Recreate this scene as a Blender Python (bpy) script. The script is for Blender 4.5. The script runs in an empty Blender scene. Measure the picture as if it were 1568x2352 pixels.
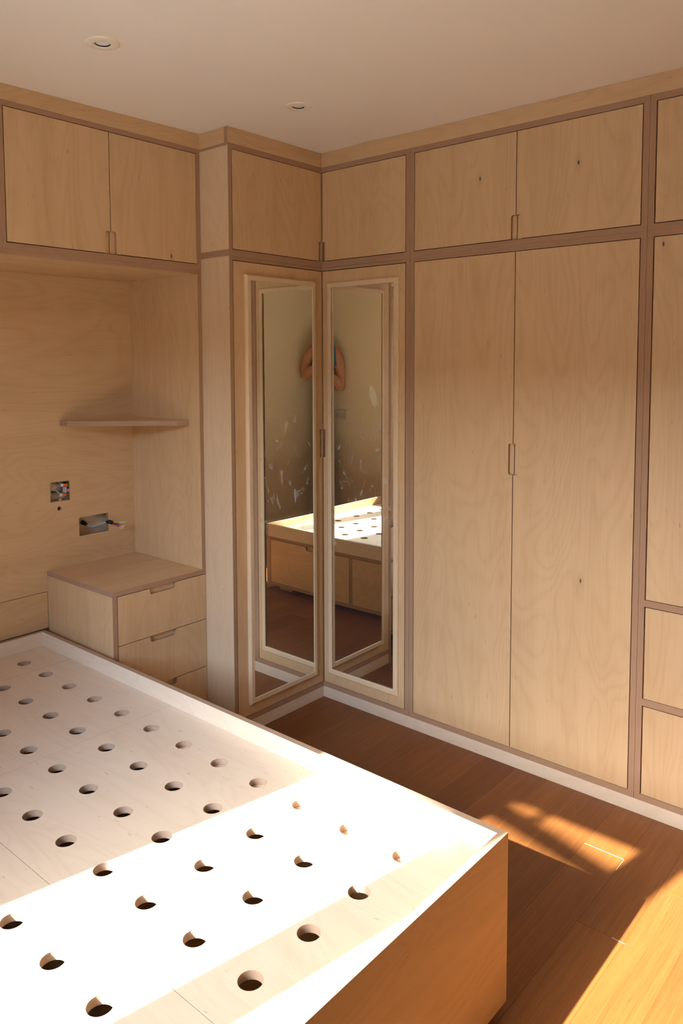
import bpy, bmesh, math, random
from mathutils import Vector, Matrix
from mathutils.geometry import tessellate_polygon

random.seed(7)
S = bpy.context.scene
COL = S.collection

# ------------------------------------------------------------------ camera
CAM = (2.5298, 2.2895, 1.5088)
YAW, PITCH, ROLL = -2.4305, -0.0707, -0.0031
FPX, V0 = 1784.31, 956.22
cd = bpy.data.cameras.new('camera')
cd.sensor_fit = 'HORIZONTAL'
cd.sensor_width = 24.0
cd.lens = FPX / 1568 * 24.0
cd.shift_y = (V0 - 1176) / 1568
cd.clip_start = 0.01
cam = bpy.data.objects.new('camera', cd)
COL.objects.link(cam)
_fw = Vector((math.cos(YAW) * math.cos(PITCH), math.sin(YAW) * math.cos(PITCH), math.sin(PITCH)))
_r = _fw.cross(Vector((0, 0, 1))).normalized()
_u = _r.cross(_fw)
_r2 = _r * math.cos(ROLL) + _u * math.sin(ROLL)
_u2 = -_r * math.sin(ROLL) + _u * math.cos(ROLL)
cam.matrix_world = Matrix(((_r2.x, _u2.x, -_fw.x, CAM[0]), (_r2.y, _u2.y, -_fw.y, CAM[1]),
                           (_r2.z, _u2.z, -_fw.z, CAM[2]), (0, 0, 0, 1)))
S.camera = cam

# ------------------------------------------------------------------ sky, sun, exposure
SUN_DIR = Vector((-1, 0.1926, -0.735)).normalized()
w = bpy.data.worlds.new('sky')
S.world = w
w.use_nodes = True
nt = w.node_tree
nt.nodes.clear()
out = nt.nodes.new('ShaderNodeOutputWorld')
bg = nt.nodes.new('ShaderNodeBackground')
sky = nt.nodes.new('ShaderNodeTexSky')
sky.sky_type = 'NISHITA'
sky.sun_disc = False
sky.sun_elevation = math.radians(35.8)
sky.sun_rotation = math.atan2(-SUN_DIR.x, -SUN_DIR.y)
sky.ozone_density = 1.0
sky.dust_density = 1.0
bg.inputs['Strength'].default_value = 2.75
nt.links.new(sky.outputs[0], bg.inputs['Color'])
nt.links.new(bg.outputs[0], out.inputs['Surface'])

sl = bpy.data.lights.new('sun', 'SUN')
sl.energy = 25.0
sl.color = (1.0, 0.95, 0.87)
sl.angle = math.radians(0.53)
sun = bpy.data.objects.new('sun', sl)
COL.objects.link(sun)
sun.location = (8, -1, 6)
sun.rotation_euler = SUN_DIR.to_track_quat('-Z', 'Y').to_euler()

S.view_settings.view_transform = 'Standard'
S.view_settings.look = 'None'
S.view_settings.exposure = 0.76
S.view_settings.gamma = 1.0
S.view_settings.use_curve_mapping = False
S.cycles.max_bounces = 14
S.cycles.diffuse_bounces = 8
S.cycles.glossy_bounces = 8
S.cycles.caustics_reflective = False
S.cycles.caustics_refractive = False
S.cycles.sample_clamp_indirect = 6.0

# window light portal (sampling aid only)
pl = bpy.data.lights.new('window_portal', 'AREA')
pl.shape = 'RECTANGLE'
pl.size, pl.size_y = 1.28, 1.10
pl.cycles.is_portal = True
po = bpy.data.objects.new('window_portal', pl)
COL.objects.link(po)
po.location = (3.10, 1.015, 1.50)
po.rotation_euler = (0, math.radians(90), 0)   # -Z points to -X


# ------------------------------------------------------------------ materials
def new_mat(name):
    m = bpy.data.materials.new(name)
    m.use_nodes = True
    n = m.node_tree.nodes
    return m, n, m.node_tree.links, n['Principled BSDF']


def plain(name, col, rough=0.5, metal=0.0, spec=0.4, noise=0.0, nscale=30):
    m, n, l, p = new_mat(name)
    p.inputs['Roughness'].default_value = rough
    p.inputs['Metallic'].default_value = metal
    p.inputs['Specular IOR Level'].default_value = spec
    if noise:
        tc = n.new('ShaderNodeTexCoord')
        t = n.new('ShaderNodeTexNoise')
        t.inputs['Scale'].default_value = nscale
        t.inputs['Detail'].default_value = 4
        l.new(tc.outputs['Object'], t.inputs['Vector'])
        mx = n.new('ShaderNodeMix')
        mx.data_type = 'RGBA'
        mx.inputs['A'].default_value = tuple(c * (1 - noise) for c in col) + (1,)
        mx.inputs['B'].default_value = tuple(min(1, c * (1 + noise)) for c in col) + (1,)
        l.new(t.outputs['Fac'], mx.inputs['Factor'])
        l.new(mx.outputs['Result'], p.inputs['Base Color'])
    else:
        p.inputs['Base Color'].default_value = tuple(col) + (1,)
    return m


def math_node(n, l, op, a, b=None, c=None, clamp=False):
    q = n.new('ShaderNodeMath')
    q.operation = op
    q.use_clamp = clamp
    for i, x in enumerate((a, b, c)):
        if x is None:
            continue
        if isinstance(x, (int, float)):
            q.inputs[i].default_value = x
        else:
            l.new(x, q.inputs[i])
    return q.outputs[0]


def mix_col(n, l, fac, a, b, mode='MIX'):
    q = n.new('ShaderNodeMix')
    q.data_type = 'RGBA'
    q.blend_type = mode
    for key, x in (('Factor', fac), ('A', a), ('B', b)):
        if isinstance(x, (int, float)):
            q.inputs[key].default_value = x
        elif isinstance(x, tuple):
            q.inputs[key].default_value = x + (1,)
        else:
            l.new(x, q.inputs[key])
    return q.outputs['Result']


def scaled_uv(n, l, su, sv):
    uv = n.new('ShaderNodeUVMap')
    uv.uv_map = 'UVMap'
    mp = n.new('ShaderNodeMapping')
    mp.inputs['Scale'].default_value = (su, sv, 1)
    l.new(uv.outputs[0], mp.inputs['Vector'])
    return mp.outputs[0]


def noise(n, l, vec, scale=1.0, detail=2.0, rough=0.5, dist=0.0):
    t = n.new('ShaderNodeTexNoise')
    t.noise_dimensions = '2D'
    t.inputs['Scale'].default_value = scale
    t.inputs['Detail'].default_value = detail
    t.inputs['Roughness'].default_value = rough
    t.inputs['Distortion'].default_value = dist
    l.new(vec, t.inputs['Vector'])
    return t.outputs['Fac']


def birch_face(name, a, b):
    """rotary-cut birch veneer: u runs across the grain, v along it (metres)"""
    m, n, l, p = new_mat(name)
    fig = noise(n, l, scaled_uv(n, l, 4.2, 1.05), 1, 2.0, 0.45, 0.35)
    ring = math_node(n, l, 'PINGPONG', math_node(n, l, 'MULTIPLY', fig, 15.0), 0.5)
    ring = math_node(n, l, 'MULTIPLY', ring, 2.0)
    ring = math_node(n, l, 'POWER', ring, 2.2)
    fine = noise(n, l, scaled_uv(n, l, 170, 5.0), 1, 3, 0.6)
    band = noise(n, l, scaled_uv(n, l, 13, 0.6), 1, 2, 0.5)
    f = math_node(n, l, 'ADD', math_node(n, l, 'MULTIPLY', ring, 0.30),
                  math_node(n, l, 'MULTIPLY', math_node(n, l, 'SUBTRACT', fine, 0.38), 0.62))
    f = math_node(n, l, 'ADD', f, math_node(n, l, 'MULTIPLY', math_node(n, l, 'SUBTRACT', band, 0.45), 0.85), clamp=True)
    col = mix_col(n, l, f, a, b)
    # tiny mineral flecks along the grain
    fl = noise(n, l, scaled_uv(n, l, 95, 24), 1, 1, 0.5)
    flm = math_node(n, l, 'MULTIPLY', math_node(n, l, 'SUBTRACT', fl, 0.78), 7.0, clamp=True)
    col = mix_col(n, l, math_node(n, l, 'MULTIPLY', flm, 0.7), col, (0.27, 0.16, 0.09))
    # knots given per panel as knot_a / knot_b = (u, v, size)
    uv = n.new('ShaderNodeUVMap')
    uv.uv_map = 'UVMap'
    for key in ('knot_a', 'knot_b'):
        at = n.new('ShaderNodeAttribute')
        at.attribute_type = 'OBJECT'
        at.attribute_name = key
        sub = n.new('ShaderNodeVectorMath')
        sub.operation = 'SUBTRACT'
        l.new(uv.outputs[0], sub.inputs[0])
        l.new(at.outputs['Vector'], sub.inputs[1])
        mul = n.new('ShaderNodeVectorMath')
        mul.operation = 'MULTIPLY'
        l.new(sub.outputs[0], mul.inputs[0])
        mul.inputs[1].default_value = (1.0, 0.42, 0.0)
        ln = n.new('ShaderNodeVectorMath')
        ln.operation = 'LENGTH'
        l.new(mul.outputs[0], ln.inputs[0])
        core = math_node(n, l, 'SUBTRACT', 1.0, math_node(n, l, 'DIVIDE', ln.outputs['Value'], 0.0042), clamp=True)
        halo = math_node(n, l, 'SUBTRACT', 1.0, math_node(n, l, 'DIVIDE', ln.outputs['Value'], 0.022), clamp=True)
        halo = math_node(n, l, 'POWER', halo, 2.0)
        col = mix_col(n, l, math_node(n, l, 'MULTIPLY', halo, 0.45), col, (0.36, 0.21, 0.10))
        col = mix_col(n, l, math_node(n, l, 'MULTIPLY', core, 1.8, clamp=True), col, (0.07, 0.035, 0.02))
    l.new(col, p.inputs['Base Color'])
    p.inputs['Roughness'].default_value = 0.46
    p.inputs['Specular IOR Level'].default_value = 0.55
    bp = n.new('ShaderNodeBump')
    bp.inputs['Strength'].default_value = 0.03
    bp.inputs['Distance'].default_value = 0.002
    l.new(fine, bp.inputs['Height'])
    l.new(bp.outputs[0], p.inputs['Normal'])
    return m


def birch_edge(name, dark, light, streak_c):
    """ply edge: u along the edge, v through the thickness (metres)"""
    m, n, l, p = new_mat(name)
    s = n.new('ShaderNodeSeparateXYZ')
    l.new(scaled_uv(n, l, 1, 1), s.inputs[0])
    wob = math_node(n, l, 'MULTIPLY', math_node(n, l, 'SUBTRACT', noise(n, l, scaled_uv(n, l, 5, 60), 1, 2), 0.5), 0.5)
    ply = math_node(n, l, 'ADD', math_node(n, l, 'MULTIPLY', s.outputs['Y'], 1 / 0.0029), wob)
    st = math_node(n, l, 'SMOOTH_MIN', math_node(n, l, 'PINGPONG', ply, 0.5), 0.36, 0.1)
    st = math_node(n, l, 'MULTIPLY', st, 2.5, clamp=True)
    streak = noise(n, l, scaled_uv(n, l, 9, 620), 1, 3, 0.6)
    col = mix_col(n, l, st, dark, light)
    col = mix_col(n, l, math_node(n, l, 'MULTIPLY', math_node(n, l, 'SUBTRACT', streak, 0.35), 1.5, clamp=True), col, streak_c)
    void = noise(n, l, scaled_uv(n, l, 14, 700), 1, 1)
    vm = math_node(n, l, 'MULTIPLY', math_node(n, l, 'SUBTRACT', void, 0.80), 9.0, clamp=True)
    col = mix_col(n, l, vm, col, (0.05, 0.025, 0.015))
    l.new(col, p.inputs['Base Color'])
    p.inputs['Roughness'].default_value = 0.6
    p.inputs['Specular IOR Level'].default_value = 0.25
    return m


def bamboo():
    m, n, l, p = new_mat('strand_bamboo')
    at = n.new('ShaderNodeAttribute')
    at.attribute_type = 'OBJECT'
    at.attribute_name = 'tone'
    fine = noise(n, l, scaled_uv(n, l, 230, 4.5), 1, 4, 0.65)
    mid = noise(n, l, scaled_uv(n, l, 42, 1.6), 1, 3, 0.55)
    f = math_node(n, l, 'ADD', math_node(n, l, 'MULTIPLY', fine, 0.75), math_node(n, l, 'MULTIPLY', mid, 0.55))
    f = math_node(n, l, 'SUBTRACT', f, 0.22, clamp=True)
    col = mix_col(n, l, f, (0.330, 0.131, 0.035), (0.155, 0.050, 0.012))
    col = mix_col(n, l, at.outputs['Fac'], col, (0.62, 0.52, 0.50), 'MULTIPLY')
    pore = noise(n, l, scaled_uv(n, l, 330, 26), 1, 1)
    pm = math_node(n, l, 'MULTIPLY', math_node(n, l, 'SUBTRACT', pore, 0.70), 5.0, clamp=True)
    col = mix_col(n, l, math_node(n, l, 'MULTIPLY', pm, 0.6), col, (0.09, 0.03, 0.01))
    l.new(col, p.inputs['Base Color'])
    p.inputs['Roughness'].default_value = 0.40
    p.inputs['Specular IOR Level'].default_value = 0.35
    bp = n.new('ShaderNodeBump')
    bp.inputs['Strength'].default_value = 0.06
    bp.inputs['Distance'].default_value = 0.002
    l.new(fine, bp.inputs['Height'])
    l.new(bp.outputs[0], p.inputs['Normal'])
    return m


def paint(name, col, patches=()):
    """emulsion with faint roller mottling; patches = filler spots (axis coords y,z or x,z)"""
    m, n, l, p = new_mat(name)
    tc = n.new('ShaderNodeTexCoord')
    t = n.new('ShaderNodeTexNoise')
    t.inputs['Scale'].default_value = 3.0
    t.inputs['Detail'].default_value = 5
    l.new(tc.outputs['Object'], t.inputs['Vector'])
    c = mix_col(n, l, t.outputs['Fac'], tuple(x * 0.96 for x in col), tuple(min(1, x * 1.03) for x in col))
    for (ctr, inv, tilt) in patches:
        sub = n.new('ShaderNodeVectorMath')
        sub.operation = 'SUBTRACT'
        l.new(tc.outputs['Object'], sub.inputs[0])
        sub.inputs[1].default_value = ctr
        rot = n.new('ShaderNodeVectorRotate')
        rot.rotation_type = 'X_AXIS'
        rot.inputs['Angle'].default_value = tilt
        l.new(sub.outputs[0], rot.inputs['Vector'])
        mul = n.new('ShaderNodeVectorMath')
        mul.operation = 'MULTIPLY'
        l.new(rot.outputs[0], mul.inputs[0])
        mul.inputs[1].default_value = inv
        ln = n.new('ShaderNodeVectorMath')
        ln.operation = 'LENGTH'
        l.new(mul.outputs[0], ln.inputs[0])
        t2 = n.new('ShaderNodeTexNoise')
        t2.inputs['Scale'].default_value = 26
        l.new(tc.outputs['Object'], t2.inputs['Vector'])
        d = math_node(n, l, 'ADD', ln.outputs['Value'], math_node(n, l, 'MULTIPLY', t2.outputs['Fac'], 0.35))
        k = math_node(n, l, 'MULTIPLY', math_node(n, l, 'SUBTRACT', 1.18, d), 6.0, clamp=True)
        c = mix_col(n, l, math_node(n, l, 'MULTIPLY', k, 1.0), c, (0.92, 0.92, 0.90))
    l.new(c, p.inputs['Base Color'])
    p.inputs['Roughness'].default_value = 0.7
    p.inputs['Specular IOR Level'].default_value = 0.2
    return m


def mirror_mat():
    m, n, l, p = new_mat('mirror_silver')
    o = n['Material Output']
    g = n.new('ShaderNodeBsdfGlossy')
    g.inputs['Color'].default_value = (0.89, 0.90, 0.85, 1)
    g.inputs['Roughness'].default_value = 0.0
    d = n.new('ShaderNodeBsdfDiffuse')
    d.inputs['Color'].default_value = (0.85, 0.85, 0.84, 1)
    # dusty finger smears, denser towards the lower middle (u, v in metres, v = height)
    s = n.new('ShaderNodeSeparateXYZ')
    l.new(scaled_uv(n, l, 1, 1), s.inputs[0])
    sp = noise(n, l, scaled_uv(n, l, 26, 17), 1, 2, 0.5, 0.6)
    spot = math_node(n, l, 'MULTIPLY', math_node(n, l, 'SUBTRACT', sp, 0.655), 5.0, clamp=True)
    hz = math_node(n, l, 'ABSOLUTE', math_node(n, l, 'SUBTRACT', s.outputs['Y'], 0.98))
    hz = math_node(n, l, 'SUBTRACT', 1.0, math_node(n, l, 'MULTIPLY', hz, 2.2), clamp=True)
    f = math_node(n, l, 'MULTIPLY', math_node(n, l, 'MULTIPLY', spot, hz), 0.62)
    f = math_node(n, l, 'ADD', f, 0.012)
    mx = n.new('ShaderNodeMixShader')
    l.new(f, mx.inputs['Fac'])
    l.new(g.outputs[0], mx.inputs[1])
    l.new(d.outputs[0], mx.inputs[2])
    l.new(mx.outputs[0], o.inputs['Surface'])
    return m


def pane_mat():
    m, n, l, p = new_mat('window_glass')
    o = n['Material Output']
    t = n.new('ShaderNodeBsdfTransparent')
    t.inputs['Color'].default_value = (0.95, 0.97, 0.96, 1)
    g = n.new('ShaderNodeBsdfGlossy')
    g.inputs['Roughness'].default_value = 0.02
    fr = n.new('ShaderNodeFresnel')
    fr.inputs['IOR'].default_value = 1.45
    mx = n.new('ShaderNodeMixShader')
    l.new(fr.outputs[0], mx.inputs['Fac'])
    l.new(t.outputs[0], mx.inputs[1])
    l.new(g.outputs[0], mx.inputs[2])
    l.new(mx.outputs[0], o.inputs['Surface'])
    return m


FACE = birch_face('birch_veneer', (0.645, 0.448, 0.258), (0.515, 0.334, 0.170))
SKYLIT = birch_face('skylit_birch_veneer', (0.75, 0.645, 0.52), (0.665, 0.540, 0.410))  # same birch, paler: skylight on deck, rails and plinths put into the colour
EDGE = birch_edge('birch_ply_edge', (0.28, 0.155, 0.095), (0.50, 0.33, 0.215), (0.33, 0.195, 0.12))
EDGE_PALE = birch_edge('skylit_birch_ply_edge', (0.32, 0.21, 0.145), (0.55, 0.41, 0.30), (0.39, 0.27, 0.19))  # paler ply edge with that skylight put into its colour
PLY = [FACE, EDGE]
MIDPLY = [birch_face('window_lit_birch_veneer', (0.70, 0.535, 0.355), (0.60, 0.43, 0.26)), EDGE]  # lighter birch copy: window light on the return panels put into the colour
PALE = [SKYLIT, EDGE_PALE]
BAMBOO = bamboo()
PINE = plain('pale_lipping', (0.71, 0.55, 0.36), 0.5, noise=0.06, nscale=40)
CEIL = paint('ceiling_paint', (0.85, 0.80, 0.75))
WALL = paint('wall_paint_beige', (0.78, 0.69, 0.53))
WALLD = paint('wall_paint_beige_filled', (0.78, 0.69, 0.53),
              patches=[((2.92, 1.960, 1.200), (0.0, 1 / 0.040, 1 / 0.105), math.radians(17))])
PLASTER = paint('bare_plaster', (0.85, 0.70, 0.54))
WHITE = plain('white_gloss_paint', (0.80, 0.77, 0.70), 0.35)
LAMPW = plain('downlight_white', (0.82, 0.76, 0.67), 0.4)
LENSG = plain('downlight_lens', (0.62, 0.60, 0.56), 0.25)
DARK = plain('dark_rubber', (0.015, 0.014, 0.013), 0.6)
STEEL = plain('galvanised_steel', (0.52, 0.47, 0.40), 0.38, 1.0, noise=0.15, nscale=90)
ORANGE = plain('orange_plastic', (0.72, 0.13, 0.025), 0.35)
CLEAR = plain('pale_plastic', (0.72, 0.70, 0.66), 0.3)
GREY = plain('grey_pvc', (0.38, 0.36, 0.33), 0.5)
RED = plain('red_wire', (0.55, 0.03, 0.02), 0.4)
YELLOW = plain('yellow_wire', (0.62, 0.48, 0.04), 0.4)
WIREW = plain('white_wire', (0.75, 0.74, 0.72), 0.4)
BLUE = plain('blue_wire', (0.05, 0.10, 0.35), 0.4)
MIRROR = mirror_mat()
PANE = pane_mat()
SKIN = plain('skin', (0.50, 0.235, 0.145), 0.5, noise=0.10, nscale=14)
TEAL = plain('teal_jersey', (0.015, 0.165, 0.235), 0.8, noise=0.12, nscale=60)
DENIM = plain('grey_blue_denim', (0.085, 0.095, 0.125), 0.85, noise=0.2, nscale=90)
HAIR = plain('dark_hair', (0.03, 0.02, 0.015), 0.6, noise=0.2, nscale=120)
BLACK = plain('camera_black', (0.02, 0.02, 0.021), 0.45)
EYEW = plain('eye_white', (0.7, 0.68, 0.64), 0.2)
BARK = plain('bark', (0.12, 0.085, 0.06), 0.9, noise=0.35, nscale=25)
LEAF = plain('leaf_green', (0.07, 0.16, 0.035), 0.6, noise=0.25, nscale=8)
GROUND = plain('pale_paving', (0.30, 0.295, 0.28), 0.9, noise=0.12, nscale=3)


# ------------------------------------------------------------------ object helpers
def thing(name, loc, label, cat, group=None):
    o = bpy.data.objects.new(name, None)
    o.empty_display_size = 0.05
    COL.objects.link(o)
    o.location = loc
    o['label'] = label
    o['category'] = cat
    if group:
        o['group'] = group
    return o


def tag(o, label, cat, group=None):
    o['label'] = label
    o['category'] = cat
    if group:
        o['group'] = group
    return o


def wloc(o):
    v = Vector((0, 0, 0))
    while o is not None:
        v += o.location
        o = o.parent
    return v


class MB:
    """collects faces (world coordinates, uv in metres, material slot) into one mesh"""

    def __init__(self):
        self.v, self.f, self.uv, self.mi = [], [], [], []
        self.smooth = []

    def face(self, pts, uvs, mi=0, smooth=False):
        i = len(self.v)
        self.v += [Vector(p) for p in pts]
        self.f.append(tuple(range(i, i + len(pts))))
        self.uv += list(uvs)
        self.mi.append(mi)
        self.smooth.append(smooth)

    def box(self, x0, x1, y0, y1, z0, z1, grain=None, thin=None, mats=(0, 1), skip=()):
        lo, hi = (x0, y0, z0), (x1, y1, z1)
        size = [hi[i] - lo[i] for i in range(3)]
        if thin is None:
            thin = size.index(min(size))
        rest = [i for i in range(3) if i != thin]
        if grain is None:
            grain = rest[0] if size[rest[0]] > size[rest[1]] else rest[1]
        across = [i for i in rest if i != grain][0]
        off = (random.uniform(50, 90), random.uniform(50, 90))
        self.off = off
        for ax in range(3):
            a, b = [i for i in range(3) if i != ax]
            for side in (0, 1):
                if (ax, side) in skip:
                    continue
                q = []
                for (s, t) in ((0, 0), (1, 0), (1, 1), (0, 1)):
                    p = [0, 0, 0]
                    p[ax] = (lo, hi)[side][ax]
                    p[a] = (lo, hi)[s][a]
                    p[b] = (lo, hi)[t][b]
                    q.append(p)
                flip = (side == 1) == (ax == 1)
                if flip:
                    q.reverse()
                if ax == thin:
                    uv = [(off[0] + p[across], off[1] + p[grain]) for p in q]
                    self.face(q, uv, mats[0])
                else:
                    ln = [i for i in range(3) if i not in (ax, thin)][0]
                    uv = [(off[0] + p[ln], p[thin] - lo[thin]) for p in q]
                    self.face(q, uv, mats[1])
        return self

    def plate(self, outline, holes, org, U, V, t, grain='V', mats=(0, 1), hole_smooth=True):
        """prism: outline in (u,v) metres, front face at org, extruded t along -(U x V)"""
        U, V, org = Vector(U), Vector(V), Vector(org)
        N = U.cross(V)
        off = (random.uniform(50, 90), random.uniform(50, 90))
        self.off = off

        def area(c):
            return sum(c[i][0] * c[(i + 1) % len(c)][1] - c[(i + 1) % len(c)][0] * c[i][1] for i in range(len(c))) / 2
        loops = [outline if area(outline) > 0 else outline[::-1]] + [h if area(h) < 0 else h[::-1] for h in holes]
        flat = [p for lp in loops for p in lp]
        tris = tessellate_polygon([[Vector((p[0], p[1], 0)) for p in lp] for lp in loops])

        def P(p, d=0):
            return org + U * p[0] + V * p[1] - N * d

        def UVf(p):
            return (off[0] + p[0], off[1] + p[1]) if grain == 'V' else (off[0] + p[1], off[1] + p[0])
        for tr in tris:
            a, b, c = [flat[i] for i in tr]
            if (b[0] - a[0]) * (c[1] - a[1]) - (b[1] - a[1]) * (c[0] - a[0]) < 0:
                b, c = c, b
            self.face([P(a), P(b), P(c)], [UVf(a), UVf(b), UVf(c)], mats[0])
            self.face([P(c, t), P(b, t), P(a, t)], [UVf(c), UVf(b), UVf(a)], mats[0])
        for k, lp in enumerate(loops):
            s = random.uniform(0, 5)
            for i in range(len(lp)):
                a, b = lp[i], lp[(i + 1) % len(lp)]
                d = math.hypot(b[0] - a[0], b[1] - a[1])
                self.face([P(a), P(a, t), P(b, t), P(b)], [(s, 0), (s, t), (s + d, t), (s + d, 0)], mats[1], False)
                s += d
        return self

    def tube(self, pts, r, seg=8, mi=0, taper=None):
        pts = [Vector(p) for p in pts]
        rings = []
        prev = None
        for i, p in enumerate(pts):
            d = (pts[min(i + 1, len(pts) - 1)] - pts[max(i - 1, 0)]).normalized()
            a = prev if prev is not None else (Vector((0, 0, 1)) if abs(d.z) < 0.9 else Vector((1, 0, 0)))
            a = (a - d * a.dot(d)).normalized()
            prev = a
            b = d.cross(a)
            rr = r if taper is None else taper[i]
            rings.append([p + (a * math.cos(2 * math.pi * k / seg) + b * math.sin(2 * math.pi * k / seg)) * rr for k in range(seg)])
        for i in range(len(rings) - 1):
            for k in range(seg):
                q = [rings[i][k], rings[i][(k + 1) % seg], rings[i + 1][(k + 1) % seg], rings[i + 1][k]]
                self.face(q, [(0, 0), (1, 0), (1, 1), (0, 1)], mi, True)
        self.face(rings[0][::-1], [(0, 0)] * seg, mi)
        self.face(rings[-1], [(0, 0)] * seg, mi)
        return self

    def lathe(self, prof, ctr, axis=(0, 0, 1), seg=32, mi=0, smooth=True):
        """prof: list of (radius, height) revolved about axis through ctr"""
        A = Vector(axis).normalized()
        X = A.orthogonal().normalized()
        Y = A.cross(X)
        ctr = Vector(ctr)

        def P(r, h, k):
            an = 2 * math.pi * k / seg
            return ctr + A * h + (X * math.cos(an) + Y * math.sin(an)) * r
        for i in range(len(prof) - 1):
            for k in range(seg):
                (r0, h0), (r1, h1) = prof[i], prof[i + 1]
                q = [P(r0, h0, k), P(r0, h0, k + 1), P(r1, h1, k + 1), P(r1, h1, k)]
                if r0 < 1e-7:
                    q = q[1:]
                    q = [P(0, h0, 0), P(r1, h1, k + 1), P(r1, h1, k)]
                elif r1 < 1e-7:
                    q = [q[0], q[1], P(0, h1, 0)]
                self.face(q, [(0, 0)] * len(q), mi, smooth)
        return self

    def build(self, name, mats, parent=None, merge=True, **props):
        me = bpy.data.meshes.new(name)
        base = wloc(parent) if parent else Vector((0, 0, 0))
        me.from_pydata([v - base for v in self.v], [], self.f)
        for m in (mats if isinstance(mats, (list, tuple)) else [mats]):
            me.materials.append(m)
        ul = me.uv_layers.new(name='UVMap')
        for i, c in enumerate(self.uv):
            ul.data[i].uv = c
        for i, pg in enumerate(me.polygons):
            pg.material_index = self.mi[i]
            pg.use_smooth = self.smooth[i]
        if merge:
            bm = bmesh.new()
            bm.from_mesh(me)
            bmesh.ops.remove_doubles(bm, verts=bm.verts, dist=1e-6)
            bmesh.ops.recalc_face_normals(bm, faces=bm.faces)
            bm.to_mesh(me)
            bm.free()
        o = bpy.data.objects.new(name, me)
        COL.objects.link(o)
        if parent:
            o.parent = parent
        for k, v in props.items():
            o[k] = v
        return o


def board(name, parent, x0, x1, y0, y1, z0, z1, grain=None, thin=None, mats=None, **props):
    b = MB().box(x0, x1, y0, y1, z0, z1, grain, thin)
    return b.build(name, mats or PLY, parent, **props)


def structure(o):
    o['kind'] = 'structure'
    return o


def circle(cx, cy, r, n=28):
    return [(cx + r * math.cos(2 * math.pi * i / n), cy + r * math.sin(2 * math.pi * i / n)) for i in range(n)]


def rect(a0, a1, b0, b1):
    return [(a0, b0), (a1, b0), (a1, b1), (a0, b1)]


def fillet(pts, which, r, n=5):
    """round the listed corners of a polygon"""
    o = []
    for i, p in enumerate(pts):
        if i not in which:
            o.append(p)
            continue
        p = Vector((p[0], p[1]))
        a = Vector(pts[i - 1]) - p
        b = Vector(pts[(i + 1) % len(pts)]) - p
        a.normalize()
        b.normalize()
        for k in range(n + 1):
            t = k / n
            q0 = p + a * r
            q1 = p + b * r
            q = q0 * (1 - t) ** 2 + p * 2 * t * (1 - t) + q1 * t ** 2
            o.append((q.x, q.y))
    return o


def notched(w, h, side, s0, s1, d, r=0.008):
    """rectangle w x h with a finger notch cut from one side between s0 and s1"""
    if side == 'R':
        if s0 <= 0:
            return fillet([(0, 0), (w - d, 0), (w - d, s1), (w, s1), (w, h), (0, h)], [2], r)
        return fillet([(0, 0), (w, 0), (w, s0), (w - d, s0), (w - d, s1), (w, s1), (w, h), (0, h)], [3, 4], r)
    if side == 'L':
        return [(w - u, v) for u, v in notched(w, h, 'R', s0, s1, d, r)][::-1]
    if side == 'T':
        return fillet([(0, 0), (w, 0), (w, h), (s1, h), (s1 - 0.004, h - d), (s0 + 0.004, h - d), (s0, h), (0, h)], [4, 5], r)


def front(name, parent, org, U, w, h, notch=None, t=0.019, grain='V', knots=(), scoop=0.011):
    """a door or drawer front: front layer with a scooped finger notch over a full back layer"""
    U = Vector(U)
    V = Vector((0, 0, 1))
    N = U.cross(V)
    b = MB()
    if notch:
        b.plate(notched(w, h, *notch), [], org, U, V, scoop, grain)
        off = b.off
        b.plate(rect(0, w, 0, h), [], Vector(org) - N * (scoop + 0.0002), U, V, t - scoop, grain)
    else:
        b.plate(rect(0, w, 0, h), [], org, U, V, t, grain)
        off = b.off
    o = b.build(name, PLY, parent, merge=False)
    for key, (ku, kv) in zip(('knot_a', 'knot_b'), knots):
        o[key] = (off[0] + ku, off[1] + kv, 0.0) if grain == 'V' else (off[0] + kv, off[1] + ku, 0.0)
    return o


XP, YP = (1, 0, 0), (0, 1, 0)
XM, YM = (-1, 0, 0), (0, -1, 0)
# heights of the joinery
ZC = 2.400
ZS = 2.339          # underside of the scribe boards
ZD1 = 2.319         # underside of the top rail
ZM1, ZMX, ZM0 = 1.939, 1.9195, 1.8996
ZB, ZP = 0.0699, 0.049
XR = 0.529          # outer face of the corner unit's return
YD = -0.167         # front plane of the overhead cupboards and bedside drawers
YB = -0.631         # face of the headboard panelling
XD, YC = 2.92, 2.70  # window wall, back wall
G = 0.003


def ceil_z(x, y):
    a = min(max((x - 0.53) / 0.8, 0), 3.2)
    s = -0.0105 * a
    b = 0.0045 * max(0.0, 1 - abs(y - 0.27) / 0.16) if x < 0.3 else 0
    return ZC + s * (1 if y < 0.25 else max(0, 1 - (y - 0.25) / 1.2)) + b


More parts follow.
